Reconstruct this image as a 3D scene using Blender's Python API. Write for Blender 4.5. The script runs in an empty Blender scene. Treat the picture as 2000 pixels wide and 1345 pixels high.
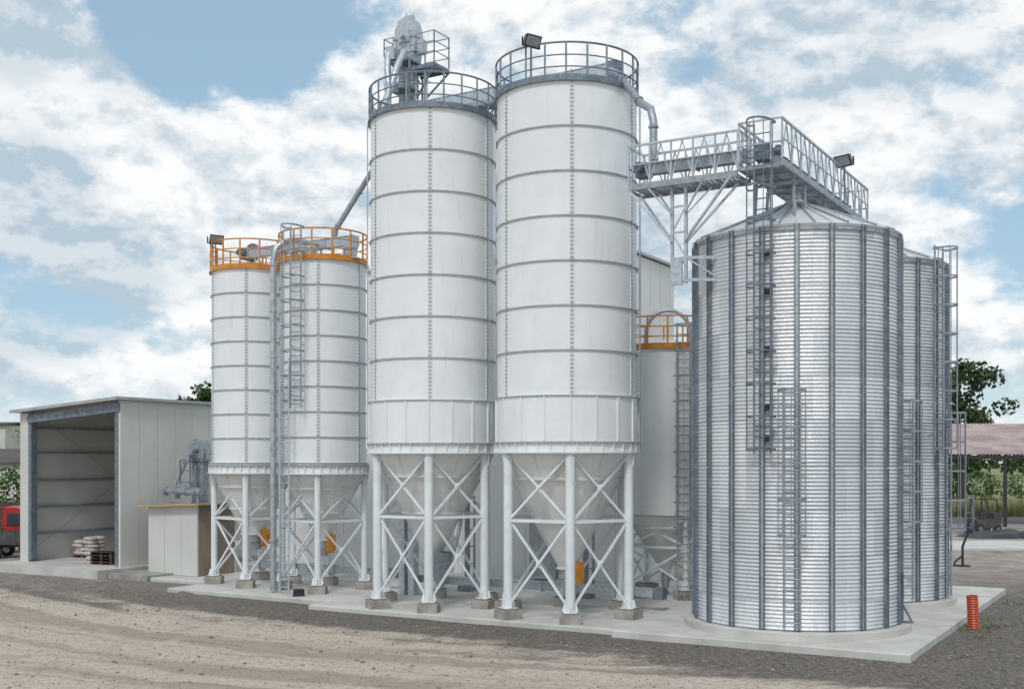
import bpy, math, random
from mathutils import Vector, Matrix, noise
rad=math.radians
random.seed(7)
scene=bpy.context.scene
COL=scene.collection
CA,SA=.8616,.5075
GRID=rad(-30.5)
def G(u,v,z=0.0): return Vector((9.5-CA*u+SA*v, 27.39+SA*u+CA*v, z))

# ------------------------------------------------------------------ nodes
def newmat(name):
    m=bpy.data.materials.new(name); m.use_nodes=True
    nt=m.node_tree
    return m,nt,nt.nodes['Principled BSDF']
def N(nt,t,**kw):
    n=nt.nodes.new(t)
    for k,v in kw.items(): setattr(n,k,v)
    return n
def L(nt,a,b): nt.links.new(a,b)
def math_(nt,op,a,b=None,c=None,clamp=False):
    n=N(nt,'ShaderNodeMath',operation=op); n.use_clamp=clamp
    for i,x in enumerate((a,b,c)):
        if x is None: continue
        if hasattr(x,'is_output'): L(nt,x,n.inputs[i])
        else: n.inputs[i].default_value=x
    return n.outputs[0]
def mixc(nt,f,a,b,blend='MIX'):
    n=N(nt,'ShaderNodeMix',data_type='RGBA',blend_type=blend)
    for s,x in ((n.inputs[0],f),(n.inputs[6],a),(n.inputs[7],b)):
        if hasattr(x,'is_output'): L(nt,x,s)
        elif isinstance(x,(int,float)): s.default_value=x
        else: s.default_value=(*x,1)
    return n.outputs[2]
def noise_(nt,vec,scale,detail=4,rough=.55,sc=None,dist=0.0,off=(0,0,0)):
    if sc or off!=(0,0,0):
        mp=N(nt,'ShaderNodeMapping'); L(nt,vec,mp.inputs[0])
        mp.inputs['Scale'].default_value=sc or (1,1,1)
        mp.inputs['Location'].default_value=off
        vec=mp.outputs[0]
    n=N(nt,'ShaderNodeTexNoise'); L(nt,vec,n.inputs['Vector'])
    n.inputs['Scale'].default_value=scale; n.inputs['Detail'].default_value=detail
    n.inputs['Roughness'].default_value=rough; n.inputs['Distortion'].default_value=dist
    return n.outputs[0]
def ramp(nt,x,lo,hi,a=0.0,b=1.0,smooth=True):
    n=N(nt,'ShaderNodeMapRange'); n.interpolation_type='SMOOTHSTEP' if smooth else 'LINEAR'
    L(nt,x,n.inputs[0]); n.inputs[1].default_value=lo; n.inputs[2].default_value=hi
    n.inputs[3].default_value=a; n.inputs[4].default_value=b
    return n.outputs[0]
def bump(nt,b,h,strength,dist=.02):
    n=N(nt,'ShaderNodeBump'); n.inputs['Strength'].default_value=strength
    n.inputs['Distance'].default_value=dist
    L(nt,h,n.inputs['Height']); L(nt,n.outputs[0],b.inputs['Normal'])
def simple(name,c1,c2=None,scale=3,rough=.5,metal=0,bs=.0,bscale=20,streak=0.0,streakc=(.25,.22,.18),rvar=.1,bdist=.01):
    m,nt,b=newmat(name)
    tc=N(nt,'ShaderNodeTexCoord').outputs['Object']
    c2=c2 or tuple(x*.8 for x in c1)
    n1=noise_(nt,tc,scale,5,.6)
    col=mixc(nt,ramp(nt,n1,.35,.65),c1,c2)
    if streak>0:
        s=noise_(nt,tc,5,4,.65,sc=(1,1,.06))
        s2=noise_(nt,tc,.9,3,.5)
        f=math_(nt,'MULTIPLY',ramp(nt,s,.52,.75),ramp(nt,s2,.4,.65))
        col=mixc(nt,math_(nt,'MULTIPLY',f,streak),col,streakc)
    L(nt,col,b.inputs['Base Color'])
    L(nt,ramp(nt,n1,.3,.7,max(rough-rvar,.05),min(rough+rvar,1)),b.inputs['Roughness'])
    b.inputs['Metallic'].default_value=metal
    if bs>0: bump(nt,b,noise_(nt,tc,bscale,4,.6),bs,bdist)
    return m

M={}
M['paint']=simple('white_silo_paint',(.80,.825,.83),(.745,.765,.77),.7,.26,0,.10,2.2,.4,(.52,.51,.48),rvar=.06,bdist=.02)
M['seam']=simple('silo_seam_flange',(.44,.46,.465),(.36,.375,.38),5,.5,.1,.05,9,.4,(.28,.25,.21))
M['paint_leg']=simple('leg_paint',(.77,.81,.82),(.69,.72,.73),2.0,.36,0,.05,9,.35,(.42,.39,.34))
M['hopper']=simple('hopper_paint',(.79,.80,.79),(.69,.70,.685),1.3,.40,0,.1,4,.6,(.46,.43,.38))
M['galv']=simple('galvanised_steel',(.55,.595,.63),(.42,.46,.50),9,.45,.45,.05,30)
M['galvmid']=simple('dull_galvanised_steel',(.40,.44,.475),(.28,.31,.345),7,.5,.45,.05,25,.3,(.16,.16,.16))
M['galvdark']=simple('dark_galvanised_steel',(.22,.265,.31),(.15,.18,.21),5,.5,.4,.05,20)  # dark blue-grey steel; on the tall silo rails this colour paints in shade
M['siloroof']=simple('galvanised_roof_sheet',(.76,.78,.80),(.64,.66,.68),3,.5,.3,.05,10)
M['pipe']=simple('galvanised_pipe',(.50,.54,.57),(.36,.40,.43),4,.42,.5,.04,12)
M['orange']=simple('orange_paint',(.68,.27,.03),(.52,.20,.02),4,.5,0,.05,20,.4)
M['tan']=simple('tan_roof_trim',(.56,.34,.15),(.46,.27,.12),3,.6,0,.05,12,.2)
M['rust']=simple('rusty_steel',(.20,.08,.035),(.10,.05,.03),10,.8,0,.3,40)
M['conc']=simple('concrete',(.60,.585,.55),(.48,.465,.43),.7,.85,0,.25,14,.35,(.33,.31,.28),bdist=.01)
M['concdark']=simple('stained_concrete',(.40,.38,.34),(.27,.25,.22),2.2,.9,0,.4,18,.5,(.16,.14,.12),bdist=.02)
M['panel']=simple('cladding_panel',(.62,.62,.585),(.56,.56,.525),.5,.5,0,.03,3,.2,(.42,.40,.36))
M['joint']=simple('panel_joint',(.48,.48,.455),(.44,.44,.415),.6,.6)
M['tower']=simple('tower_cladding',(.79,.79,.77),(.73,.73,.71),.4,.5,0,.02,3,.2,(.55,.53,.49))
M['trim']=simple('roof_flashing',(.42,.44,.45),(.33,.35,.36),2,.45,.1,.03,10)
M['roofsheet']=simple('roof_sheet',(.55,.54,.52),(.45,.44,.42),1,.5,.1,.04,10)
M['black']=simple('black_plastic',(.02,.02,.022),(.035,.035,.037),5,.45)
M['rubber']=simple('tyre_rubber',(.025,.025,.025),(.045,.043,.04),6,.85,0,.2,30)
M['glass']=simple('dark_glass',(.03,.035,.04),(.05,.06,.07),1,.08,0)
M['lampglass']=simple('lamp_glass',(.35,.37,.38),(.25,.26,.27),6,.12,0)
M['red']=simple('red_vehicle_paint',(.55,.02,.018),(.42,.015,.015),2,.3)
M['greybed']=simple('grey_dropside_metal',(.10,.10,.10),(.06,.06,.06),3,.5,.2)
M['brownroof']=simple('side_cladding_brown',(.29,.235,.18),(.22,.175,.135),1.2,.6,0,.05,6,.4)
M['wood']=simple('timber',(.30,.22,.14),(.18,.13,.08),6,.8,0,.3,30)
M['woodred']=simple('fence_timber',(.12,.06,.045),(.07,.04,.03),4,.85,0,.2,10)
M['sack']=simple('white_sacks',(.66,.64,.62),(.50,.42,.40),6,.6,0,.5,8,bdist=.05)
M['pinkroof']=simple('faded_corrugated_roof',(.50,.39,.37),(.34,.25,.24),.5,.7,0,.1,3,.5,(.25,.16,.14))
M['orangepipe']=simple('orange_corrugated_pipe',(.58,.095,.03),(.46,.075,.025),5,.45)
M['plaster']=simple('white_plaster',(.6,.58,.54),(.5,.48,.44),.5,.8)
M['darkroof']=simple('dark_roof',(.10,.085,.075),(.07,.06,.055),.5,.8)
M['asphalt']=simple('pale_road',(.36,.35,.33),(.28,.27,.255),.3,.9,0,.2,8)
M['stone']=simple('gravel_stone',(.33,.29,.25),(.15,.13,.115),3,.9)
M['bark']=simple('bark',(.09,.07,.05),(.05,.04,.03),6,.9,0,.6,20)
def leafmat(name,c1,c2):
    m,nt,b=newmat(name)
    tc=N(nt,'ShaderNodeTexCoord').outputs['Object']
    n=noise_(nt,tc,.8,5,.7); n2=noise_(nt,tc,9,2,.6)
    f=math_(nt,'ADD',math_(nt,'MULTIPLY',n,.6),math_(nt,'MULTIPLY',n2,.4))
    L(nt,mixc(nt,ramp(nt,f,.36,.64),c1,c2),b.inputs['Base Color'])
    b.inputs['Roughness'].default_value=.6
    return m
M['leaf']=leafmat('tree_leaves',(.018,.045,.012),(.065,.115,.03))
M['hedge']=leafmat('hedge_leaves',(.03,.075,.015),(.10,.17,.04))
M['grass']=leafmat('tall_grass',(.18,.22,.08),(.42,.39,.19))
M['weed']=leafmat('weed_leaves',(.06,.11,.03),(.13,.18,.06))

def sheetmat():
    m,nt,b=newmat('corrugated_galvanised_sheet')
    tc=N(nt,'ShaderNodeTexCoord').outputs['Object']
    s=N(nt,'ShaderNodeSeparateXYZ'); L(nt,tc,s.inputs[0])
    ang=math_(nt,'ARCTAN2',s.outputs[1],s.outputs[0])
    ai=math_(nt,'FLOOR',math_(nt,'MULTIPLY',math_(nt,'ADD',ang,rad(-13.2)+2*math.pi),20/(2*math.pi)))
    zi=math_(nt,'FLOOR',math_(nt,'MULTIPLY',s.outputs[2],1/1.17))
    cmb=N(nt,'ShaderNodeCombineXYZ'); L(nt,ai,cmb.inputs[0]); L(nt,zi,cmb.inputs[1])
    wn=N(nt,'ShaderNodeTexWhiteNoise',noise_dimensions='2D'); L(nt,cmb.outputs[0],wn.inputs[0])
    sp=noise_(nt,tc,14,4,.7); big=noise_(nt,tc,1.1,4,.6,sc=(1,1,.35))
    col=mixc(nt,wn.outputs[0],(.60,.625,.65),(.82,.83,.84))
    col=mixc(nt,math_(nt,'MULTIPLY',ramp(nt,sp,.4,.66),.35),col,(.48,.50,.525))
    col=mixc(nt,math_(nt,'MULTIPLY',ramp(nt,big,.45,.7),.35),col,(.54,.56,.58))
    fr=math_(nt,'FRACT',math_(nt,'MULTIPLY',s.outputs[2],1/1.17))
    seam=math_(nt,'LESS_THAN',fr,.02)
    col=mixc(nt,math_(nt,'MULTIPLY',seam,.55),col,(.2,.21,.22))
    L(nt,col,b.inputs['Base Color'])
    b.inputs['Metallic'].default_value=.48
    L(nt,ramp(nt,sp,.3,.7,.50,.64),b.inputs['Roughness'])
    bump(nt,b,noise_(nt,tc,2.0,3,.5),.25,.03)
    return m
M['sheet']=sheetmat()

def groundmat():
    m,nt,b=newmat('gravel_and_dirt')
    tc=N(nt,'ShaderNodeTexCoord').outputs['Object']
    s=N(nt,'ShaderNodeSeparateXYZ'); L(nt,tc,s.inputs[0])
    X,Y=s.outputs[0],s.outputs[1]
    v=math_(nt,'ADD',math_(nt,'MULTIPLY',math_(nt,'SUBTRACT',X,9.5),SA),math_(nt,'MULTIPLY',math_(nt,'SUBTRACT',Y,27.39),CA))
    nb=noise_(nt,tc,.16,5,.6); nm=noise_(nt,tc,.8,7,.68,dist=.3); nf=noise_(nt,tc,7,7,.78); nff=noise_(nt,tc,34,3,.75)
    dx=math_(nt,'SUBTRACT',X,12.0); dy=math_(nt,'SUBTRACT',Y,66.0)
    rr=math_(nt,'SQRT',math_(nt,'ADD',math_(nt,'MULTIPLY',dx,dx),math_(nt,'MULTIPLY',dy,dy)))
    an=math_(nt,'ARCTAN2',dy,dx)
    cm=N(nt,'ShaderNodeCombineXYZ'); L(nt,math_(nt,'ADD',rr,math_(nt,'MULTIPLY',nb,2.0)),cm.inputs[0]); L(nt,math_(nt,'MULTIPLY',an,1.6),cm.inputs[1])
    tr=noise_(nt,cm.outputs[0],.75,3,.5)
    tfine=noise_(nt,cm.outputs[0],2.6,4,.65)
    vv=math_(nt,'ADD',v,math_(nt,'MULTIPLY',math_(nt,'SUBTRACT',nb,.5),7.0))
    vv=math_(nt,'ADD',vv,math_(nt,'MULTIPLY',math_(nt,'SUBTRACT',nm,.5),5.0))
    vv=math_(nt,'ADD',vv,math_(nt,'MULTIPLY',math_(nt,'SUBTRACT',tr,.5),8.0))
    vv=math_(nt,'ADD',vv,math_(nt,'MULTIPLY',math_(nt,'ADD',X,3.0),.12))
    sand=ramp(nt,vv,-1.6,-4.2)
    gravel=mixc(nt,ramp(nt,nf,.38,.62),(.058,.050,.044),(.235,.205,.175))
    gravel=mixc(nt,math_(nt,'MULTIPLY',ramp(nt,nm,.48,.66),.5),gravel,(.20,.16,.125))
    sandc=mixc(nt,ramp(nt,nf,.34,.66),(.42,.335,.26),(.66,.57,.475))
    sandc=mixc(nt,math_(nt,'MULTIPLY',ramp(nt,tr,.50,.60),.6),sandc,(.29,.225,.17))
    sandc=mixc(nt,math_(nt,'MULTIPLY',ramp(nt,tfine,.54,.66),.38),sandc,(.22,.175,.14))
    sandc=mixc(nt,math_(nt,'MULTIPLY',ramp(nt,nm,.54,.68),.5),sandc,(.26,.205,.16))
    sandc=mixc(nt,math_(nt,'MULTIPLY',ramp(nt,nm,.44,.32),.4),sandc,(.68,.60,.51))
    col=mixc(nt,sand,gravel,sandc)
    far=ramp(nt,math_(nt,'ADD',Y,math_(nt,'MULTIPLY',nb,14)),44,62)
    farc=mixc(nt,ramp(nt,nm,.35,.65),(.24,.20,.17),(.40,.35,.305))
    col=mixc(nt,far,col,farc)
    gr=ramp(nt,math_(nt,'ADD',Y,math_(nt,'MULTIPLY',nb,10)),98,106)
    col=mixc(nt,gr,col,mixc(nt,nm,(.12,.15,.05),(.32,.31,.15)))
    spk=ramp(nt,nff,.58,.70)
    col=mixc(nt,math_(nt,'MULTIPLY',spk,.45),col,(.60,.55,.49))
    dk=ramp(nt,nff,.44,.32)
    col=mixc(nt,math_(nt,'MULTIPLY',dk,.42),col,(.07,.058,.05))
    L(nt,col,b.inputs['Base Color']); b.inputs['Roughness'].default_value=.95
    h=math_(nt,'ADD',math_(nt,'MULTIPLY',nf,1.0),math_(nt,'MULTIPLY',nff,.5))
    h=math_(nt,'ADD',h,math_(nt,'MULTIPLY',nm,1.5))
    bump(nt,b,h,.75,.05)
    return m
M['ground']=groundmat()

# ------------------------------------------------------------------ mesh builder
class MB:
    def __init__(s): s.v=[];s.f=[];s.m=[];s.s=[]
    def add(s,vs,fs,mat=0,smooth=False):
        o=len(s.v); s.v+= [tuple(x) for x in vs]
        for f in fs: s.f.append(tuple(i+o for i in f)); s.m.append(mat); s.s.append(smooth)
    def box(s,c,d,rz=0,mat=0):
        x,y,z=[k/2 for k in d]; cs,sn=math.cos(rz),math.sin(rz)
        vs=[]
        for dz in (-z,z):
            for dx,dy in ((-x,-y),(x,-y),(x,y),(-x,y)):
                vs.append((c[0]+dx*cs-dy*sn,c[1]+dx*sn+dy*cs,c[2]+dz))
        s.add(vs,[(3,2,1,0),(4,5,6,7),(0,1,5,4),(1,2,6,5),(2,3,7,6),(3,0,4,7)],mat)
    def beam(s,p,q,w,h,mat=0,up=(0,0,1)):
        p=Vector(p);q=Vector(q);d=(q-p).normalized();u=Vector(up)
        if abs(d.dot(u))>.99:u=Vector((1,0,0))
        a=d.cross(u).normalized();b=a.cross(d).normalized()
        vs=[]
        for c in (p,q):
            for i,j in ((-1,-1),(1,-1),(1,1),(-1,1)): vs.append(c+a*(i*w/2)+b*(j*h/2))
        s.add(vs,[(0,1,2,3),(7,6,5,4),(1,0,4,5),(2,1,5,6),(3,2,6,7),(0,3,7,4)],mat)
    def path(s,pts,r,n=8,mat=0,cap=True):
        pts=[Vector(p) for p in pts]; k=len(pts)
        d0=(pts[1]-pts[0]).normalized(); ref=Vector((0,0,1)) if abs(d0.z)<.9 else Vector((1,0,0))
        a=d0.cross(ref).normalized(); vs=[]
        for i,p in enumerate(pts):
            if i==0:d=d0
            elif i==k-1:d=(pts[i]-pts[i-1]).normalized()
            else:d=((pts[i]-pts[i-1]).normalized()+(pts[i+1]-pts[i]).normalized()).normalized()
            a=(a-d*a.dot(d)).normalized(); b=d.cross(a)
            rr=r[i] if isinstance(r,(list,tuple)) else r
            for j in range(n):
                t=2*math.pi*j/n; vs.append(p+a*(rr*math.cos(t))+b*(rr*math.sin(t)))
        fs=[]
        for i in range(k-1):
            for j in range(n): fs.append((i*n+j,i*n+(j+1)%n,(i+1)*n+(j+1)%n,(i+1)*n+j))
        s.add(vs,fs,mat,True)
        if cap: s.add(vs[:n],[tuple(reversed(range(n)))],mat); s.add(vs[-n:],[tuple(range(n))],mat)
    def tube(s,p,q,r,n=8,mat=0): s.path([p,q],r,n,mat)
    def lathe(s,prof,seg=64,c=(0,0),mat=0,smooth=True,closed=False,top=False,bottom=False):
        k=len(prof); vs=[]
        for r,z in prof:
            for j in range(seg):
                t=2*math.pi*j/seg; vs.append((c[0]+r*math.cos(t),c[1]+r*math.sin(t),z))
        fs=[]
        for i in range(k if closed else k-1):
            i2=(i+1)%k
            for j in range(seg): fs.append((i*seg+j,i*seg+(j+1)%seg,i2*seg+(j+1)%seg,i2*seg+j))
        s.add(vs,fs,mat,smooth)
        if top: s.add(vs[-seg:],[tuple(range(seg))],mat)
        if bottom: s.add(vs[:seg],[tuple(reversed(range(seg)))],mat)
    def torus(s,R,z,r,seg=56,n=6,mat=0):
        s.lathe([(R+r*math.cos(-2*math.pi*i/n),z+r*math.sin(-2*math.pi*i/n)) for i in range(n)][::-1],seg,mat=mat,closed=True)
    def flange(s,R0,R1,z0,z1,seg=72,mat=0):
        s.lathe([(R0,z0),(R1,z0),(R1,z1),(R0,z1)],seg,mat=mat,closed=True)
    def mesh(s,name,mats):
        me=bpy.data.meshes.new(name); me.from_pydata(s.v,[],s.f)
        for m in mats: me.materials.append(M[m] if isinstance(m,str) else m)
        me.polygons.foreach_set('material_index',s.m); me.polygons.foreach_set('use_smooth',s.s)
        me.update()
        try: me.set_sharp_from_angle(angle=rad(38))
        except Exception: pass
        return me
    def obj(s,name,mats,parent=None,loc=(0,0,0),rz=0,**props):
        if isinstance(mats,str): mats=[mats]
        return mkobj(name,s.mesh(name,mats),parent,loc,rz,**props)
def mkobj(name,data,parent=None,loc=(0,0,0),rz=0,**props):
    o=bpy.data.objects.new(name,data); COL.objects.link(o)
    o.location=loc; o.rotation_euler=(0,0,rz)
    if parent: o.parent=parent
    for k,v in props.items(): o[k]=v
    return o
def thing(name,loc,rz,label,category,group=None):
    o=bpy.data.objects.new(name,None); o.empty_display_size=.3; COL.objects.link(o)
    o.location=loc;o.rotation_euler=(0,0,rz);o['label']=label;o['category']=category
    if group:o['group']=group
    return o

def pol(r,a,z=0): return Vector((r*math.cos(a),r*math.sin(a),z))

# ------------------------------------------------------------------ railings / ladder
def ring_rail(parent,Rr,z,mat,nposts,h=1.05,kmat=None):
    b=MB()
    for i in range(nposts):
        a=2*math.pi*(i+.3)/nposts
        b.beam(pol(Rr,a,z),pol(Rr,a,z+h),.055,.055)
    b.torus(Rr,z+h,.03); b.torus(Rr,z+h*.66,.02); b.torus(Rr,z+h*.34,.02)
    b.obj('guard_rail',mat,parent)
    d=MB(); d.flange(Rr-.55,Rr+.06,z-.05,z-.01); d.flange(Rr-.01,Rr+.03,z-.008,z+.14)
    d.obj('deck_edge',kmat or mat,parent)

def ladder(parent,base,nrm,z0,z1,c0=None,c1=None,mat='galv',w=.44,mount=.2,dep=.72):
    n=Vector((math.cos(nrm),math.sin(nrm),0)); t=Vector((-n.y,n.x,0)); p=Vector((base[0],base[1],0))
    b=MB()
    for sg in (-1,1): b.beam(p+t*(sg*w/2)+Vector((0,0,z0)),p+t*(sg*w/2)+Vector((0,0,z1)),.06,.04)
    z=z0+.15
    while z<z1-.05:
        b.tube(p+t*(-w/2)+Vector((0,0,z)),p+t*(w/2)+Vector((0,0,z)),.018,5); z+=.28
    z=z0+.6
    while z<z1-.3:
        for sg in (-1,1): b.beam(p+t*(sg*w/2)+Vector((0,0,z)),p+t*(sg*w/2)-n*mount+Vector((0,0,z)),.03,.03)
        z+=1.6
    lo=b.obj('ladder',mat,parent)
    if c0 is not None:
        b=MB()
        def hp(th,z): return p+t*(.36*math.cos(th))+n*(dep*math.sin(th)+.02)+Vector((0,0,z))
        nh=max(1,round((c1-c0)/.85))
        for q in range(nh+1):
            z=c0+(c1-c0)*q/nh
            pts=[hp(math.pi*k/10,z) for k in range(11)]
            for k in range(10): b.beam(pts[k],pts[k+1],.016,.055)
            for sg in (-1,1): b.beam(p+t*(sg*w/2)+Vector((0,0,z)),p+t*(sg*.36)+n*.02+Vector((0,0,z)),.012,.05)
        for k in (1,3,5,7,9):
            b.beam(hp(math.pi*k/10,c0),hp(math.pi*k/10,c1),.04,.016)
        b.obj('safety_cage',mat,parent)

# ------------------------------------------------------------------ painted feed silos
def feed_silo(loc,Rr,ztop,zskt,nseg,zbot,zc,rc,nlegs,railmat,nposts,label,group,leg_a0,seam_n=6,zfoot=.15,skirt=True,guard=True,leg_r=.14,deckmat=None,single=False):
    th=thing('feed_silo',loc,0,label,'silo',group)
    b=MB(); step=(ztop-zskt)/nseg
    b.lathe([(Rr,zskt),(Rr,ztop),(Rr-.35,ztop+.06),(.5,ztop+.35),(.02,ztop+.38)],96)
    if not single:
        for k in range(1,nseg+1):
            z=zskt+step*k
            b.flange(Rr-.01,Rr+.042,z-.023,z-.002,mat=1); b.flange(Rr-.01,Rr+.042,z+.001,z+.019,mat=1)
    else:
        for k in range(1,nseg):
            b.flange(Rr-.01,Rr+.006,zskt+step*k-.015,zskt+step*k+.015)
    for i in range(seam_n):
        a=leg_a0+2*math.pi*i/seam_n+.02
        for dz in range(nseg):
            za=zskt+step*dz+.04; zb=zskt+step*(dz+1)-.04
            b.beam(pol(Rr+.008,a,za),pol(Rr+.008,a,zb),.12,.02,up=pol(1,a))
            if not single:
                b.beam(pol(Rr+.021,a,za),pol(Rr+.021,a,zb),.018,.012,up=pol(1,a),mat=1)
                z=za+.05
                while z<zb:
                    for sg in (-.035,.035):
                        p=pol(Rr+.018,a,z)+Vector((-math.sin(a),math.cos(a),0))*sg
                        b.beam(p,p+pol(.026,a),.032,.032,mat=1)
                    z+=.115
    Rs=Rr+.05 if skirt else Rr+.01
    b.lathe([(Rs-.03,zbot),(Rs,zbot),(Rs,zskt),(Rs-.05,zskt+.002)],96)
    if skirt:
        b.flange(Rs-.01,Rs+.05,zskt-.025,zskt+.0,mat=1)
        zf=zbot+.30
        b.flange(Rs-.01,Rs+.08,zf-.018,zf+.018,mat=1); b.flange(Rs-.01,Rs+.10,zbot-.02,zbot+.03)
        for i in range(18):
            a=leg_a0+2*math.pi*i/18
            b.beam(pol(Rs+.02,a,zf+.03),pol(Rs+.02,a,zskt-.04),.045,.05,up=pol(1,a))
        for i in range(36):
            a=leg_a0+2*math.pi*(i+.5)/36
            b.beam(pol(Rs+.035,a,zbot+.035),pol(Rs+.035,a,zf-.025),.02,.07,up=pol(1,a))
    b.obj('wall',['paint','seam'],th)
    h=MB()
    h.lathe([(rc,zc),(Rr-.05,zbot-.02)],72)
    for f in (.22,.58):
        r=Rr-.05+(rc-Rr+.05)*f; z=zbot+(zc-zbot)*f
        h.flange(r-.02,r+.055,z-.03,z-.003); h.flange(r-.02,r+.055,z+.003,z+.03)
    h.flange(rc-.02,rc+.07,zc-.03,zc+.02)
    for i in range(6):
        a=leg_a0+.5+2*math.pi*i/6
        h.beam(pol(rc+.01,a,zc+.05),pol(Rr-.04,a,zbot-.05),.06,.02,up=pol(1,a))
    h.obj('hopper','hopper',th)
    Rl=Rr-.06
    lm=MB(); ft=zfoot+.30
    lm.tube((0,0,ft+.03),(0,0,zbot-.03),leg_r,16)
    lm.box((0,0,ft+.015),(.42,.42,.03)); lm.box((0,0,zbot-.04),(.32,.32,.03))
    for q in range(4):
        a=q*math.pi/2
        lm.beam(pol(leg_r+.05,a,ft+.04),pol(leg_r+.0,a,ft+.25),.015,.09)
        lm.beam(pol(leg_r-.03,a,zbot-.4),pol(leg_r+.01,a,zbot-.07),.015,.08)
    lmesh=lm.mesh('leg',[M['paint_leg']])
    fm=MB(); fm.box((0,0,zfoot+.14),(.62,.62,.275)); fm.box((0,0,ft-.012),(.46,.46,.022),mat=1)
    fmesh=fm.mesh('footing',[M['concdark'],M['rust']])
    for i in range(nlegs):
        a=leg_a0+2*math.pi*i/nlegs
        mkobj('leg',lmesh,th,pol(Rl,a),a)
        mkobj('footing',fmesh,th,pol(Rl,a),a+random.uniform(-.12,.12))
    zs=ft+(zbot-ft)*.565
    bm=MB(); a1=math.pi*2/nlegs
    dirv=(pol(Rl,a1)-pol(Rl,0)).normalized()
    o0=dirv*leg_r*.8; nn=Vector((dirv.y,-dirv.x,0))
    def Q(k,z,off=0): return (pol(Rl,0,z)+o0 if k==0 else pol(Rl,a1,z)-o0)+nn*off
    bm.beam(Q(0,zs),Q(1,zs),.09,.09)
    for (za,zb) in ((ft+.18,zs-.08),(zs+.08,zbot-.15)):
        bm.beam(Q(0,za,.032),Q(1,zb,.032),.045,.07)
        bm.beam(Q(1,za,-.032),Q(0,zb,-.032),.045,.07)
        mid=(Q(0,za)+Q(1,zb))/2; bm.beam(mid-Vector((0,0,.11)),mid+Vector((0,0,.11)),.17,.02,up=nn)
    bmesh_=bm.mesh('cross_brace',[M['paint_leg']])
    for i in range(nlegs): mkobj('cross_brace',bmesh_,th,(0,0,0),leg_a0+2*math.pi*i/nlegs)
    ring_rail(th,Rr+.04,ztop+.03,railmat,nposts,kmat=deckmat)
    v=MB(); v.lathe([(rc-.01,zc-.32),(rc-.01,zc-.03)],24,mat=0)
    v.lathe([(rc*.7,zc-.6),(rc*.95,zc-.33)],20,mat=0)
    v.obj('discharge_valve',['pipe'],th)
    if guard:
        v=MB(); gx,gy=rc+.08,-rc*.6
        v.add([(gx-.17,gy-.1,zc+.18),(gx+.17,gy-.1,zc+.18),(gx+.17,gy-.1,zc-.36),(gx+.06,gy-.1,zc-.48),(gx-.17,gy-.1,zc-.48),
               (gx-.17,gy+.1,zc+.18),(gx+.17,gy+.1,zc+.18),(gx+.17,gy+.1,zc-.36),(gx+.06,gy+.1,zc-.48),(gx-.17,gy+.1,zc-.48)],
              [(4,3,2,1,0),(5,6,7,8,9),(0,1,6,5),(1,2,7,6),(2,3,8,7),(3,4,9,8),(4,0,5,9)])
        v.box((gx,gy-.115,zc-.05),(.18,.03,.18))
        v.obj('drive_guard','orange',th)
    return th

A0=rad(-90)
T2c=(1.67,35.0); T1c=(-2.57,37.4); L2c=(-6.88,41.85); L1c=(-9.86,43.8); S5=(5.35,40.0)
t2=feed_silo((T2c[0],T2c[1],0),2.12,15.70,6.70,7,5.05,1.55,.26,6,'galvdark',22,'tall white bolted steel feed silo beside grey walkway','tall white feed silos',A0)
t1=feed_silo((T1c[0],T1c[1],0),2.02,15.70,6.70,7,5.05,1.75,.26,6,'galvdark',22,'tall white bolted steel feed silo topped by bucket elevator','tall white feed silos',A0,guard=False)
l2=feed_silo((L2c[0],L2c[1],0),1.55,11.90,4.75,8,4.35,1.95,.22,4,'orange',14,'medium white feed silo with orange rail and caged ladder','medium white feed silos',A0+.03,seam_n=6,skirt=True,leg_r=.115,deckmat='orange')
l1=feed_silo((L1c[0],L1c[1],0),1.55,11.90,4.75,8,4.35,2.05,.42,4,'orange',14,'medium white feed silo with orange rail next to beige cabin','medium white feed silos',A0+.03,seam_n=6,skirt=True,leg_r=.115,deckmat='orange')
s5=feed_silo((S5[0],S5[1],0),1.5,8.6,3.0,4,2.97,1.0,.16,4,'orange',14,'short smooth white silo with orange guard rail behind tall silos',None,A0+.35,seam_n=4,skirt=False,leg_r=.09,deckmat='orange',single=True,guard=False)

ladder(l2,(-7.56-L2c[0],40.13-L2c[1]),rad(-112),6.65,13.0,6.9,12.95,mat='galvmid')
ladder(l2,(-7.95-L2c[0],40.12-L2c[1]),rad(-112),.25,8.4,None,None,w=.36)
ladder(s5,(5.72-S5[0],38.25-S5[1]),rad(-80),.2,9.4,2.6,9.3,mat='galvmid')
for th_,rr_,aa in ((t2,2.12,-8),(t2,2.12,-12),(t1,2.02,-14),(t1,2.02,190)):
    c=MB(); c.tube(pol(rr_+.1,rad(aa),5.1),pol(rr_+.1,rad(aa),15.6),.022,6)
    for k in range(8): c.beam(pol(rr_-.02,rad(aa),5.6+1.25*k),pol(rr_+.12,rad(aa),5.6+1.25*k),.05,.03)
    c.obj('conduit','galv',th_)

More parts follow.
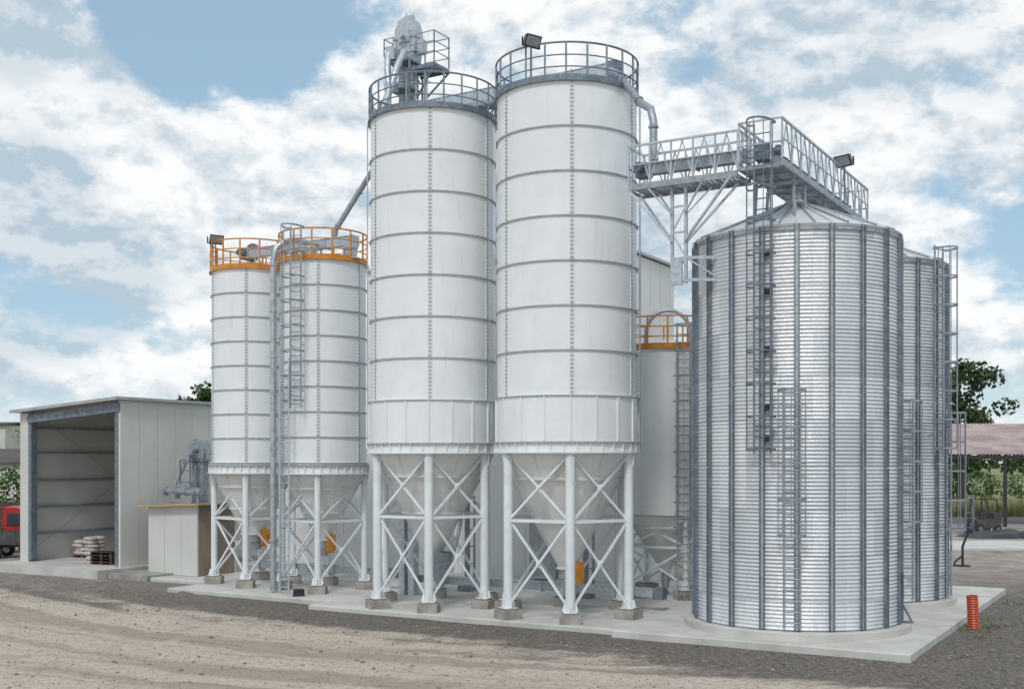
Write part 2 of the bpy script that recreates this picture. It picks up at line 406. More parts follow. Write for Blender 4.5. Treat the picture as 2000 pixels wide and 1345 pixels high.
# ------------------------------------------------------------------ corrugated silos
GZ0,GZ1,GR,ZA=.42,10.93,2.81,11.98
def corr_parts():
    w=MB(); prof=[]; n=104; k=4
    for i in range(n*k+1):
        z=GZ0+(GZ1-GZ0)*i/(n*k); prof.append((GR+.0105*math.sin(2*math.pi*i/k),z))
    w.lathe(prof,120)
    wall=w.mesh('wall',[M['sheet']])
    st=MB(); 
    for zz in range(5):
        za=GZ0+(GZ1-GZ0)*zz/5+.01; zb=GZ0+(GZ1-GZ0)*(zz+1)/5-.01
        for sg in (-1,1):
            st.beam((GR+.045,sg*.055,za),(GR+.045,sg*.055,zb),.03,.075,up=(1,0,0))
        st.beam((GR+.028,0,za),(GR+.028,0,zb),.085,.02,up=(1,0,0),mat=1)
        z=za+.1
        while z<zb:
            for sg in (-.022,.022): st.beam((GR+.03,sg,z),(GR+.055,sg,z),.02,.02,mat=1)
            z+=.2
    stm=st.mesh('stiffener',[M['galvdark'],M['galv']])
    r=MB(); za=ZA
    r.lathe([(GR+.04,GZ1-.06),(GR+.07,GZ1),(.32,za),(.30,za+.12),(.02,za+.14)],80)
    r.flange(GR+.0,GR+.045,GZ1-.16,GZ1-.07,mat=1)
    for i in range(40):
        a=rad(-90+4.8+9*i)
        r.beam(pol(GR+.05,a,GZ1+.03),pol(.34,a,za+.03),.035,.05,up=(0,0,1),mat=1 if i%2 else 0)
    rm=r.mesh('roof',[M['siloroof'],M['galvmid']])
    f=MB(); f.lathe([(3.10,.14),(3.10,.38),(3.08,.40),(0.1,.415)],96)
    fm=f.mesh('foundation',[M['conc']])
    return wall,stm,rm,fm
cw,cst,crm,cfm=corr_parts()
GC=[(8.0,32.40,0),(11.55,38.42,.0)]
gs=[]
for i,(x,y,z) in enumerate(GC):
    th=thing('grain_silo',(x,y,0),0,['corrugated galvanised grain silo with caged ladder on concrete pad','corrugated galvanised grain silo standing behind its twin'][i],'silo','corrugated grain silos')
    mkobj('wall',cw,th); mkobj('roof',crm,th); mkobj('foundation',cfm,th)
    for k in range(20): mkobj('stiffener',cst,th,(0,0,0),rad(-90+4.8+18*k))
    gs.append(th)
g1,g2=gs
g2.scale=(1,1,1.02)
def lad_on(th,c,ang,r,*a,**k):
    p=pol(r,rad(ang)); ladder(th,(p.x,p.y),rad(ang),*a,**k)
lad_on(g1,GC[0],-119.5,3.10,5.0,13.55,5.1,13.5,mount=.28,mat='galvdark')
lad_on(g1,GC[0],-105.5,3.08,.5,6.7,2.9,6.6,mount=.25,w=.4,dep=.6,mat='galvmid')
lad_on(g2,GC[1],-78,3.06,.5,6.6,2.9,6.5,mount=.25,w=.4,dep=.6,mat='galvmid')
lad_on(g2,GC[1],-53,3.04,4.9,11.3,5.1,11.2,mount=.25,dep=.6,mat='galvmid')
lad_on(g2,GC[1],-40,3.04,.5,6.3,2.6,6.2,mount=.25,w=.4,dep=.5,mat='galvmid')
h=MB(); a=rad(-26)
h.beam(pol(GR+.03,a,1.05),pol(GR+.03,a,1.75),.5,.08,up=pol(1,a)); 
h.obj('hatch','black',g1)
h=MB(); h.beam(pol(GR+.05,rad(-24),.45),pol(GR+.32,rad(-22),.42),.1,.05); h.beam(pol(GR+.3,rad(-22),.42),pol(GR+.04,rad(-24),.95),.05,.05)
h.obj('bracket','galvdark',g1)
for z in (10.2,9.2,7.7,6.2,5.4):
    h=MB(); aa=rad(-119.5)+.03; h.beam(pol(GR+.03,aa,z),pol(GR+.12,aa,z),.24,.14); h.obj('sensor_box','black',g1)

# ------------------------------------------------------------------ walkways
def walkway(loc,rz,length,label,w=1.15,nb=8):
    th=thing('walkway',loc,rz,label,'walkway','galvanised conveyor walkways')
    d=MB()
    for sg in (-1,1):
        d.beam((sg*w/2,0,.02),(sg*w/2,length,.02),.07,.17)
    k=0
    while k<length:
        d.box((0,k+.02,-.0),(w-.08,.03,.05)); k+=.12
    for i in range(nb+1): d.box((0,length*i/nb,-.06),(w-.075,.07,.06))
    d.obj('deck','galvmid',th)
    for sg in (-1,1):
        r=MB(); x=sg*w/2
        for i in range(nb+1):
            y=length*i/nb; r.beam((x,y,.11),(x,y,1.12),.045,.045)
        r.beam((x,-.02,1.15),(x,length+.02,1.15),.055,.055)
        r.beam((x+sg*.03,0,.62),(x+sg*.03,length,.62),.025,.03)
        for i in range(nb):
            y0=length*i/nb;y1=length*(i+1)/nb
            ym=(y0+y1)/2
            r.beam((x-sg*.02,y0,.13),(x-sg*.02,ym,1.11),.03,.03); r.beam((x-sg*.02,ym,1.11),(x-sg*.02,y1,.13),.03,.03)
        r.obj('guard_rail','galv',th)
    for y in (-.03,length+.03):
        e=MB()
        for z in (.55,1.15): e.beam((-w/2-.02,y,z),(w/2+.02,y,z),.045,.045)
        for x in (-w/4,w/4): e.beam((x,y,.1),(x,y,1.15),.04,.03)
        e.obj('end_rail','galv',th)
    return th
near=Vector((6.43,29.73,12.45))
wa=walkway(near,GRID,9.1,'grey steel truss walkway crossing above corrugated silo roofs',nb=11)
bvec=Vector((-CA,SA,0)); avec=Vector((SA,CA,0))
wb=walkway(near+bvec*.62+avec*.55+Vector((0,0,-.15)),rad(59.5),3.12,'short grey steel truss walkway bridging towards white silo',nb=5,w=1.05)
def conveyor(loc,rz,length,label,w=.34,h=.42,group=None,mat='galv',motor=True):
    th=thing('chain_conveyor',loc,rz,label,'conveyor',group)
    c=MB(); c.box((0,length/2,0),(w,length,h))
    c.box((0,length/2,h/2+.012),(w+.06,length,.022))
    k=0
    while k<=length+.01:
        c.box((0,min(k,length),0),(w+.09,.05,h+.09)); k+=length/max(1,round(length/1.3))
    c.obj('trough',mat,th)
    if motor:
        m=MB(); m.box((0,-.18,0),(w+.1,.34,h+.12)); m.path([(w/2+.05,-.17,0),(w/2+.36,-.17,0)],.11,12); m.box((w/2+.24,-.17,.12),(.13,.1,.07))
        m.obj('drive_motor','galvdark',th)
    return th
def stands(parent,name,mat,specs):
    for s in specs:
        b=MB()
        for (p,q,w,h) in s: b.beam(p,q,w,h)
        b.obj(name,mat,parent)
conveyor(near+avec*.45+Vector((0,0,.38)),GRID,8.1,'galvanised chain conveyor lying on silo roof walkway',w=.28,h=.3,mat='galvmid')
e0=near+bvec*3.35+avec*.55+Vector((0,0,.42))
conveyor(e0,rad(59.5-180),2.8,'galvanised chain conveyor on walkway under down pipe',w=.26,h=.28,mat='galvmid')
sf=thing('support_frame',(4.53,31.15,0),GRID,'galvanised steel support frame under walkway bridge','frame')
s_=MB(); zt=12.2
for dx in (-.2,.2): s_.beam((dx,0,9.6),(dx,0,zt),.08,.08)
for z in (9.65,10.3,11.0,11.7): s_.beam((-.2,0,z),(.2,0,z),.05,.05)
s_.beam((-.2,0,9.7),(.2,0,10.3),.035,.035); s_.beam((.2,0,10.3),(-.2,0,11.0),.035,.035); s_.beam((-.2,0,11.0),(.2,0,11.7),.035,.035)
for dy in (-.35,.35):
    s_.beam((-.2,dy*.2,10.75),(-1.3,dy,zt),.06,.06); s_.beam((.2,dy*.2,10.75),(1.55,dy,zt),.06,.06)
    s_.beam((-.2,dy*.2,11.5),(-.75,dy,zt),.04,.04); s_.beam((.2,dy*.2,11.5),(.8,dy,zt),.04,.04)
s_.beam((.2,0,9.7),(.95,.45,9.7),.06,.08); s_.beam((.2,0,10.3),(.95,.45,10.3),.06,.08); s_.beam((.2,0,10.3),(.95,.45,9.75),.04,.04)
s_.box((-.02,-.1,9.9),(.3,.08,.7))
s_.obj('strut','galv',sf)
pr=thing('support_frame',(near.x,near.y,0),GRID,'steel props carrying walkway on silo roof','frame')
sp_=[]
for y in (1.2,2.2,4.2,6.0,7.6):
    one=[]
    for sg in (-1,1):
        rr=min(math.hypot(sg*.55,y-3.16),math.hypot(sg*.55,y-10.1)); zr=max(ZA-(rr-.32)/(GR-.2)*(ZA-GZ1),10.9)
        one.append(((sg*.55,y,zr),(sg*.5,y,12.33),.07,.07))
    one.append(((-.56,y,12.2),(.56,y,12.2),.06,.06)); sp_.append(one)
stands(pr,'prop','galvmid',sp_)
s_=MB(); s_.path([(0,3.16,12.6),(0,3.16,12.05)],.16,12); s_.obj('inlet_spout','pipe',pr)

# ------------------------------------------------------------------ top conveyor, elevator
pA=Vector((-3.3,38.9,16.62)); pB=Vector((3.05,34.9,16.62)); dv=pB-pA
ang=math.atan2(dv.y,dv.x)-math.pi/2
tc_=conveyor(pB+dv.normalized()*-.1,ang+math.pi,dv.length-.2,'long galvanised chain conveyor spanning both tall silo tops',w=.42,h=.4)
LL=dv.length-.2
sp_=[]
for f in (.08,.3,.7,.92):
    y=LL*f
    sp_.append([((sg,y,-.87),(sg,y,-.2),.06,.06) for sg in (-.26,.26)]+[((-.26,y,-.45),(.26,y,-.45),.05,.05)])
stands(tc_,'support_stand','galv',sp_)
for sg in (-.27,.27):
    s_=MB(); s_.beam((sg,0,-.26),(sg,LL,-.26),.06,.14); s_.obj('support_beam','galvmid',tc_)

el=thing('bucket_elevator',(-3.6,40.0,0),GRID,'tall galvanised bucket elevator rising behind white silo','elevator')
s_=MB()
for sg in (-.2,.2):
    s_.box((sg,0,9.6),(.24,.30,19.0))
    k=2.0
    while k<19: s_.box((sg,0,k),(.31,.37,.05)); k+=2.0
s_.obj('trunk','galv',el)
s_=MB()
prof=[(-.40,18.6),(-.43,19.0),(-.43,19.75),(-.28,20.08),(.05,20.18),(.30,20.08),(.44,19.7),(.44,19.2),(.34,18.6)]
vs=[(x,-.24,z) for x,z in prof]+[(x,.24,z) for x,z in prof]; n=len(prof)
s_.add(vs,[tuple(range(n)),tuple(reversed(range(n,2*n)))]+[(i,n+i,n+i+1,i+1) for i in range(n-1)]+[(n-1,2*n-1,n,0)])
for z in (18.95,19.45): s_.box((.01,0,z),(.94,.56,.05))
s_.box((0,-.28,19.5),(.45,.08,.4)); s_.path([(.02,-.3,19.45),(.02,-.55,19.45)],.1,12); s_.box((.56,0,19.1),(.24,.3,.45)); s_.box((.05,0,20.2),(.3,.2,.12))
s_.path([(-.1,0,20.1),(-.1,0,20.4)],.03,8); s_.path([(.2,0,20.1),(.2,0,20.35)],.03,8)
s_.obj('head','galv',el)
s_=MB(); X0,X1,Y0,Y1=.45,1.45,-.55,.35
s_.box(((X0+X1)/2,(Y0+Y1)/2,18.25),(X1-X0,Y1-Y0,.05)) 
for x in (X0,X1): s_.beam((x,Y0,18.2),(x,Y1,18.2),.05,.13)
for y in (Y0,Y1): s_.beam((X0-.2,y,18.2),(X1,y,18.2),.05,.13)
s_.beam((X1,Y0,18.15),(.3,-.15,17.1),.05,.05); s_.beam((X1,Y1,18.15),(.3,.15,17.1),.05,.05)
s_.box((-.62,-.1,18.9),(.4,.5,.05)); s_.beam((-.8,-.1,18.85),(-.35,-.1,18.3),.04,.04)
s_.obj('platform','galvdark',el)
s_=MB()
cs=[(X0,Y0),(X1,Y0),(X1,Y1),(X0,Y1)]
for i in range(3):
    p,q=Vector((*cs[i],18.3)),Vector((*cs[(i+1)%4],18.3))
    for f in (0,1): 
        r=p.lerp(q,f); s_.beam(r,r+Vector((0,0,1.05)),.035,.035)
    for z in (.36,.7,1.05): s_.beam(p+Vector((0,0,z)),q+Vector((0,0,z)),.028,.028)
s_.obj('guard_rail','galvmid',el)
s_=MB()
for (a_,b_) in (((-.8,-.35),(-.4,-.35)),((-.8,-.35),(-.8,.15))):
    for z in (19.2,19.5): s_.beam((*a_,z),(*b_,z),.028,.028)
    for q in (a_,b_): s_.beam((*q,18.9),(*q,19.52),.03,.03)
s_.obj('guard_rail','galvmid',el)
s_=MB()
s_.path([(-.35,-.3,19.1),(-.45,-.6,18.8),(-.35,-.75,18.2),(-.20,-.85,17.5),(-.35,-1.0,16.9),(-.35,-1.1,16.3)],.12,12)
s_.path([(.1,-.4,18.9),(.15,-.9,18.2),(.1,-1.2,17.4),(-.05,-1.3,16.9)],.12,12)
s_.box((-.35,-.45,18.85),(.34,.34,.4)); s_.box((-.15,-.8,17.6),(.4,.3,.28))
s_.obj('spout','galv',el)
s_=MB()
for z in (16.5,17.6,18.55): s_.box((-.0,-.2,z),(.9,.8,.05))
for x in (-.45,.45):
    for y in (-.59,.19): s_.beam((x,y,15.9),(x,y,18.55),.05,.05)
s_.obj('tower_frame','galvdark',el)
ladder(el,(.75,-.3),rad(-90),15.6,18.3,None,None)

def pipe_thing(pts,r,label,name='spout_pipe',mat='pipe',flg=True,n=14):
    o=Vector(pts[0]); th=thing(name,o,0,label,'pipe'); b=MB(); P=[Vector(p)-o for p in pts]
    b.path(P,r,n)
    if flg:
        for i in range(len(P)-1):
            d=P[i+1]-P[i]; ln=d.length
            if ln<.8: continue
            d.normalize(); m=max(1,int(ln/1.6))
            for j in range(m+1):
                q=P[i]+d*(.12+(ln-.3)*j/m); b.path([q,q+d*.06],r*1.28,n)
    b.obj('pipe_run',mat,th)
    return th
pipe_thing([(2.95,34.35,16.45),(3.15,33.9,16.2),(3.65,32.6,14.95),(3.86,31.98,14.6),(3.92,31.82,14.2),(3.92,31.82,13.0)],.11,'galvanised down pipe from tall silo to walkway conveyor',mat='galvmid')
pipe_thing([(-3.7,40.3,16.9),(-6.45,42.0,13.25),(-6.55,42.05,12.75)],.10,'slanting grey pipe from elevator to medium silo','spout_pipe','galvmid')
pipe_thing([(-7.1,41.6,12.6),(-7.7,41.2,12.72),(-8.1,40.95,12.62),(-8.38,40.8,12.35),(-8.47,40.75,11.9),(-8.47,40.75,.2)],.115,'long vertical galvanised pipe beside medium white silo')
pipe_thing([(-8.20,40.6,7.6),(-8.20,40.6,.2)],.05,'thin vertical conduit beside caged ladder','conduit')
pL=Vector((-9.9,43.6,12.65)); pM=Vector((-5.6,40.95,12.65)); dl=pM-pL
cv=conveyor(pL,math.atan2(dl.y,dl.x)-math.pi/2,dl.length,'galvanised chain conveyor across medium silo tops',w=.34,h=.3)
s_=MB(); s_.path([(-.28,-.25,.12),(-.36,-.25,.12)],.36,24); s_.path([(-.2,-.25,.12),(-.45,-.25,.12)],.1,12)
s_.obj('drive_wheel','galvdark',cv)
stands(cv,'support_stand','galv',[[((sg,y,-.6),(sg,y,-.15),.05,.05) for sg in (-.2,.2)]+[((-.2,y,-.3),(.2,y,-.3),.04,.04)] for y in (.4,1.6,3.3,4.7)])
for (x,y,z) in ((-5.75,41.0,12.35),(-7.2,41.1,12.3),(1.5,34.6,16.25)):
    th=thing('filter_unit',(x,y,z-.35),.3,'small grey vent filter unit on silo deck','filter','vent filters')
    b=MB(); b.lathe([(.22,0),(.22,.35),(.26,.37),(.26,.45),(.12,.55),(.02,.56)],20); b.box((0,0,.02),(.55,.55,.04)); b.obj('housing','galv',th)
pts=[(4.6,39.6,8.7)]+[(5.35-.75*math.cos(math.pi*i/10),39.3,9.2+.75*math.sin(math.pi*i/10)) for i in range(11)]+[(6.1,39.3,8.4)]
pipe_thing(pts,.07,'curved pale filling pipe over short silo','filling_pipe','pipe',False)

# ------------------------------------------------------------------ floodlights
def flood(loc,rz,pole,label,tilt=-.5):
    th=thing('floodlight',loc,rz,label,'floodlight','floodlights on silos')
    b=MB(); b.tube((0,0,0),(0,0,pole),.03,8); b.obj('pole','galvdark',th)
    b=MB(); c=math.cos(tilt);s=math.sin(tilt)
    def T(x,y,z): return (x,y*c-z*s,y*s+z*c+pole+.2)
    front=[(-.27,-.12,-.18),(.27,-.12,-.18),(.27,-.12,.18),(-.27,-.12,.18)]; back=[(-.16,.14,-.1),(.16,.14,-.1),(.16,.14,.1),(-.16,.14,.1)]
    b.add([T(*p) for p in front+back],[(0,1,2,3),(7,6,5,4),(1,0,4,5),(2,1,5,6),(3,2,6,7),(0,3,7,4)])
    for x in (-.3,.3): b.beam((x,0,pole+.0),(x,0,pole+.25),.02,.05)
    b.beam((-.3,0,pole),(.3,0,pole),.05,.02)
    for k in range(5): b.beam(T(-.14+.07*k,.14,-.09),T(-.14+.07*k,.14,.09),.015,.05)
    b.obj('lamp_housing','black',th)
    b=MB(); b.add([T(-.23,-.124,-.14),T(.23,-.124,-.14),T(.23,-.124,.14),T(-.23,-.124,.14)],[(0,1,2,3)]); b.obj('lamp_glass','lampglass',th)
flood((.55,33.2,15.75),rad(35),1.0,'black floodlight on guard rail of tall silo',.5)
flood((-11.05,42.8,11.93),rad(35),.95,'black floodlight on orange rail of medium silo',.45)
flood((9.95,34.35,12.5),rad(-50),1.1,'black floodlight above walkway rail',.5)

# ------------------------------------------------------------------ pads
def gslab(name,u0,u1,v0,v1,z1,mat,label):
    b=MB(); c=.03
    x0,x1=-u1,-u0
    vs=[(x0,v0,-.2),(x1,v0,-.2),(x1,v1,-.2),(x0,v1,-.2),(x0,v0,z1-c),(x1,v0,z1-c),(x1,v1,z1-c),(x0,v1,z1-c),
        (x0+c,v0+c,z1),(x1-c,v0+c,z1),(x1-c,v1-c,z1),(x0+c,v1-c,z1)]
    b.add(vs,[(0,1,5,4),(1,2,6,5),(2,3,7,6),(3,0,4,7),(4,5,9,8),(5,6,10,9),(6,7,11,10),(7,4,8,11),(8,9,10,11)])
    o=b.obj(name,mat,None,(9.5,27.39,0),GRID,kind='structure',label=label,category='concrete pad'); return o
gslab('concrete_pad',0,7.86,0,16.6,.19,'conc','pale concrete pad under corrugated silos')
gslab('concrete_pad',7.863,18.9,.35,13.5,.15,'conc','pale concrete pad under tall white silos')
gslab('concrete_pad',18.903,26.6,1.5,13.5,.15,'conc','pale concrete pad under medium silos')
gslab('concrete_pad',26.603,32.2,3.9,13.5,.13,'conc','pale concrete strip beside cabin')

# ------------------------------------------------------------------ ground
def axis(vals,lo,hi,st):
    a=list(vals[0])
    x=lo
    while x<=hi+1e-6: a.append(x); x+=st
    return a+list(vals[1])
xs=axis(([-3000,-1000,-400,-200,-110,-70,-50],[50,70,110,200,400,1000,3000]),-40,40,.33)
ys=axis(([-400,-100,-30,0,8],[70,80,95,120,200,400,900,3000]),12,62,.33)
def gz(x,y):
    v=(x-9.5)*SA+(y-27.39)*CA; u=-(x-9.5)*CA+(y-27.39)*SA
    z=.05*noise.noise(Vector((x*.35,y*.35,0)))+.035*noise.noise(Vector((x*1.1,y*1.1,3)))
    if v>-.6: z=min(z*.5,.03)-.01
    elif v>-1.6: z=z*(.5+.5*(-.6-v))
    if u>24: z+=.5*max(0,.15+noise.noise(Vector((x*.9,y*.9,9))))*max(0,1-abs(v-.9)/2.2)*min(1,(u-24)/2)
    return z
vs=[];fs=[]
for y in ys:
    for x in xs:
        vs.append((x,y,gz(x,y) if 12<y<61.5 and abs(x)<39.5 else 0))
nx=len(xs)
for j in range(len(ys)-1):
    for i in range(nx-1): fs.append((j*nx+i,j*nx+i+1,(j+1)*nx+i+1,(j+1)*nx+i))
b=MB(); b.add(vs,fs,0,True); b.obj('ground','ground',kind='structure',label='brown gravel and sandy dirt yard',category='ground')
b=MB()
oct_=[(1,0,0),(0,1,0),(-1,0,0),(0,-1,0),(0,0,1),(0,0,-1)]
of=[(0,1,4),(1,2,4),(2,3,4),(3,0,4),(1,0,5),(2,1,5),(3,2,5),(0,3,5)]
cnt=0
while cnt<13000:
    Y=random.uniform(22,44); X=random.uniform(-.5,.5)*Y*.98
    v=(X-9.5)*SA+(Y-27.39)*CA; u=-(X-9.5)*CA+(Y-27.39)*SA
    if v>-.1 and -.1<u<30: continue
    if v<-3 and random.random()<.75: continue
    r=random.choice((.012,.015,.02,.02,.03)) if random.random()<.98 else random.uniform(.04,.08)
    a=random.random()*6
    zz=gz(X,Y)
    b.add([(X+r*random.uniform(.6,1.2)*(p[0]*math.cos(a)-p[1]*math.sin(a)),Y+r*random.uniform(.6,1.2)*(p[0]*math.sin(a)+p[1]*math.cos(a)),zz+r*.2+r*.55*p[2]*random.uniform(.7,1.1)) for p in oct_],of)
    cnt+=1
b.obj('gravel_stones','stone',kind='stuff',label='loose gravel stones scattered on the yard',category='gravel')

# ------------------------------------------------------------------ buildings
def roof_prism(b,x0,x1,y0,y1,zl,zr,t,mat=0):
    vs=[(x0,y0,zl),(x1,y0,zr),(x1,y1,zr),(x0,y1,zl),(x0,y0,zl+t),(x1,y0,zr+t),(x1,y1,zr+t),(x0,y1,zl+t)]
    b.add(vs,[(3,2,1,0),(4,5,6,7),(0,1,5,4),(1,2,6,5),(2,3,7,6),(3,0,4,7)],mat)
def wallx(b,x0,x1,y,th,z0,zl,zr,mat=0,joint=1.0,jm=1,side=-1):
    vs=[(x0,y,z0),(x1,y,z0),(x1,y-side*th,z0),(x0,y-side*th,z0),(x0,y,zl),(x1,y,zr),(x1,y-side*th,zr),(x0,y-side*th,zl)]
    b.add(vs,[(3,2,1,0),(4,5,6,7),(0,1,5,4),(1,2,6,5),(2,3,7,6),(3,0,4,7)],mat)
    x=x0+joint
    while x<x1-.1:
        zz=zl+(zr-zl)*(x-x0)/(x1-x0)
        b.box((x,y+side*.003,(z0+zz)/2),(.016,.005,zz-z0-.02),mat=jm); x+=joint
def wally(b,x,y0,y1,th,z0,z1,mat=0,joint=1.0,jm=1,side=1):
    b.box((x-side*th/2,(y0+y1)/2,(z0+z1)/2),(th,y1-y0,z1-z0),mat=mat)
    y=y0+joint
    while y<y1-.1:
        b.box((x+side*.003,y,(z0+z1)/2),(.005,.016,z1-z0-.02),mat=jm); y+=joint
sh=thing('open_shed',G(32.75,4.63),GRID,'open fronted beige panel shed with steel frame','shed')
W,D=6.5,10.0; zr_,zl_=7.37,6.97; fl=.35
b=MB(); wally(b,0,0,D,.12,fl,zr_-.03,0); wally(b,-W,0,D,.12,fl,zl_,0,side=-1)
wallx(b,-W+.123,-.123,D-.12,.12,fl,zl_+.01,zr_-.01,0,side=-1)
b.obj('wall',['panel','joint'],sh)
b=MB(); wallx(b,-W+.125,-W+.55,0.0,.1,fl,zl_-.06,zl_-.04,0,joint=9)
b.obj('front_panel',['panel','joint'],sh)
for x,zz in ((-W+.66,zl_),(-.25,zr_)):
    b=MB(); b.box((x,.15,(fl+zz)/2-.1),(.2,.3,zz-fl-.33)); b.obj('column','galvdark',sh)
b=MB(); b.beam((-W+.55,.02,zl_-.32),(-.02,.02,zr_-.32),.16,.34); b.obj('lintel_beam','galvdark',sh)
b=MB(); b.beam((-W+.2,6.9,zl_-.25),(-.2,6.9,zr_-.25),.15,.3); b.obj('roof_beam','galvdark',sh)
for z in (1.55,2.75,3.95,5.2,6.3):
    b=MB(); b.beam((-W+.19,.3,z),(-W+.19,D-.2,z),.08,.1); b.obj('wall_girt','galvmid',sh)
for (p,q) in (((-W+.26,.4,.8),(-W+.26,6.6,4.6)),((-W+.26,1.2,6.6),(-W+.26,6.6,3.0))):
    b=MB(); b.tube(p,q,.013,5); b.obj('brace_rod','galvmid',sh)
b=MB(); roof_prism(b,-W-.25,.18,-.35,D+.2,zl_-.02,zr_+.01,.07,0)
b.beam((-W-.25,-.36,zl_+.02),(.18,-.36,zr_+.05),.03,.13,mat=1)
b.beam((.195,-.36,zr_+.05),(.195,D+.2,zr_+.05),.03,.13,mat=1)
b.obj('roof',['roofsheet','trim'],sh)
b=MB(); b.box((-W/2,D/2-.65,fl/2-.05),(W+.5,D+1.5,fl+.098)); b.obj('floor_slab','conc',sh)
b=MB(); b.box((1.45,.4,.1),(2.3,2.6,.24)); b.obj('apron','concdark',sh)

c=G(32.75+5.45,4.63+2.9,fl+.0)
th=thing('sack_pallet',c,GRID,'timber pallet stacked with white feed sacks in shed','pallet')
b=MB()
for x in (-.65,0,.65): b.box((x,0,.05),(.1,.88,.1))
for y in (-.4,-.2,0,.2,.4): b.box((0,y,.112),(1.4,.11,.022))
b.obj('pallet_base','wood',th)
def sack(b,cx,cy,cz,sx=.33,sy=.23,sz=.10):
    vv=[];ff=[];n=8;m=6
    for j in range(m+1):
        p=-math.pi/2+math.pi*j/m; cp=max(math.cos(p),0)**.5
        for i in range(n*2):
            t=math.pi*i/n; ce=abs(math.cos(t))**.5*math.copysign(1,math.cos(t)); se=abs(math.sin(t))**.5*math.copysign(1,math.sin(t))
            vv.append((cx+sx*ce*cp,cy+sy*se*cp,cz+sz*math.sin(p)))
    for j in range(m):
        for i in range(n*2): ff.append((j*n*2+i,j*n*2+(i+1)%(n*2),(j+1)*n*2+(i+1)%(n*2),(j+1)*n*2+i))
    b.add(vv,ff,0,True)
for lay in range(5):
    for ix in range(2):
        for iy in range(2):
            if lay==4 and ix==0: continue
            b=MB(); sack(b,-.34+.68*ix+random.uniform(-.07,.07),-.23+.46*iy+random.uniform(-.06,.06),.21+lay*.17); b.obj('sack','sack',th)
c=G(32.75+1.9,4.63+.9,fl+.0)
th=thing('pallet_stack',c,GRID+.2,'stack of dark timber pallets on shed floor','pallet')
for k in range(4):
    pb=MB()
    for x in (-.5,0,.5): pb.box((x,0,k*.135+.05),(.1,.78,.1))
    for y in (-.34,-.17,0,.17,.34): pb.box((0,y,k*.135+.1165),(1.1,.11,.022))
    pb.obj('pallet_board',['black'] if k%2 else ['rust'],th)
c=G(32.75+3.9,4.63+1.8,fl)
th=thing('sack_pile',c,GRID,'low pile of white sacks on shed floor','sacks')
for k,(x,y,z) in enumerate(((0,0,.1),(.7,.1,.1),(.1,.48,.1),(.8,.58,.1),(.3,.2,.28),(.6,.4,.28))):
    b=MB(); sack(b,x,y,z); b.obj('sack','sack',th)

cb=thing('equipment_cabin',G(28.8,5.1),GRID,'small beige panel cabin with thin tan roof edge','cabin')
b=MB(); h=3.0
wallx(b,-2.8,0,0,.08,.14,h-.1,h,0,joint=.95); wallx(b,-2.8,0,2.2,.08,.14,h-.1,h,0,joint=.95,side=1)
wally(b,-2.8,.083,2.117,.08,.14,h-.12,0,side=-1); 
b.obj('wall',['panel','joint'],cb)
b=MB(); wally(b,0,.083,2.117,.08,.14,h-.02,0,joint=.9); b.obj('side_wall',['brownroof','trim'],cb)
b=MB(); roof_prism(b,-3.15,.3,-.3,2.5,h-.09,h+.03,.04,0); b.beam((-3.15,-.315,h-.065),(.3,-.315,h+.055),.025,.07,mat=1); b.beam((.315,-.3,h+.055),(.315,2.5,h+.055),.025,.07,mat=1)
b.obj('roof',['roofsheet','tan'],cb)

tb=thing('mill_building',G(12.8,11.7),GRID,'tall pale panel clad mill building behind silos','building')
b=MB(); wallx(b,-12.5,0,0,.2,0,13.05,12.85,0,joint=1.0); wally(b,0,.203,4.65,.2,0,12.82,0); wally(b,-12.5,.203,4.65,.2,0,13.03,0,side=-1); wallx(b,-12.29,-.21,4.65,.2,0,13.0,12.8,0,side=1)
b.obj('wall',['tower','joint'],tb)
b=MB(); roof_prism(b,-12.65,.15,-.15,4.8,13.06,12.86,.10,0); b.obj('roof',['roofsheet'],tb)
for x in (-3,-8.5):
    b=MB(); b.box((x,-.03,1.25),(1.1,.05,2.4)); b.box((x+.4,-.07,1.2),(.05,.03,.2)); b.obj('door','trim',tb)
an=thing('annex_building',G(25.4,12.2),GRID,'low pale panel annex behind medium silos','building')
b=MB(); wallx(b,-5.6,0,0,.15,0,5.2,5.2,0,joint=1.0); wally(b,0,.153,7,.15,0,5.18,0); wally(b,-5.6,.153,7,.15,0,5.18,0,side=-1); b.obj('wall',['tower','joint'],an)
b=MB(); roof_prism(b,-5.8,-.01,-.2,7.2,5.2,5.25,.1); b.obj('roof','trim',an)

conveyor(G(8.6,4.6,.7),rad(59.5),9.2,'low galvanised chain conveyor below tall silo hoppers',w=.26,h=.24,mat='galv')
conveyor(G(19.4,5.4,.75),rad(59.5),6.2,'low galvanised chain conveyor below medium silo hoppers',w=.26,h=.24,mat='galv')
th=thing('dosing_chute',(T1c[0]+.25,T1c[1]-.35,0),0,'galvanised conical chute hanging under tall silo hopper','chute')
b=MB(); b.lathe([(.11,.85),(.17,.92),(.34,1.45),(.37,1.82),(.40,1.83),(.40,1.87)],24); b.path([(0.1,0,1.1),(.35,0,1.5),(.6,0,2.5),(.7,.1,3.0)],.06,10); b.path([(0,0,.7),(0,0,.9)],.12,12); b.obj('chute_body','galvmid',th)
th=thing('control_cabinet',G(15.9,10.6,.01),GRID,'grey steel control cabinet on concrete by mill building','cabinet')
b=MB(); b.box((0,0,1.35),(.9,.5,2.2)); b.box((0,0,.17),(1.0,.6,.05)); b.box((0,0,2.48),(1.0,.6,.05)); b.obj('cabinet_body','galv',th)
b=MB(); b.box((-.22,-.26,1.4),(.42,.02,2.0)); b.box((.22,-.26,1.4),(.42,.02,2.0)); b.box((.05,-.285,1.4),(.03,.03,.25)); b.obj('cabinet_door','trim',th)
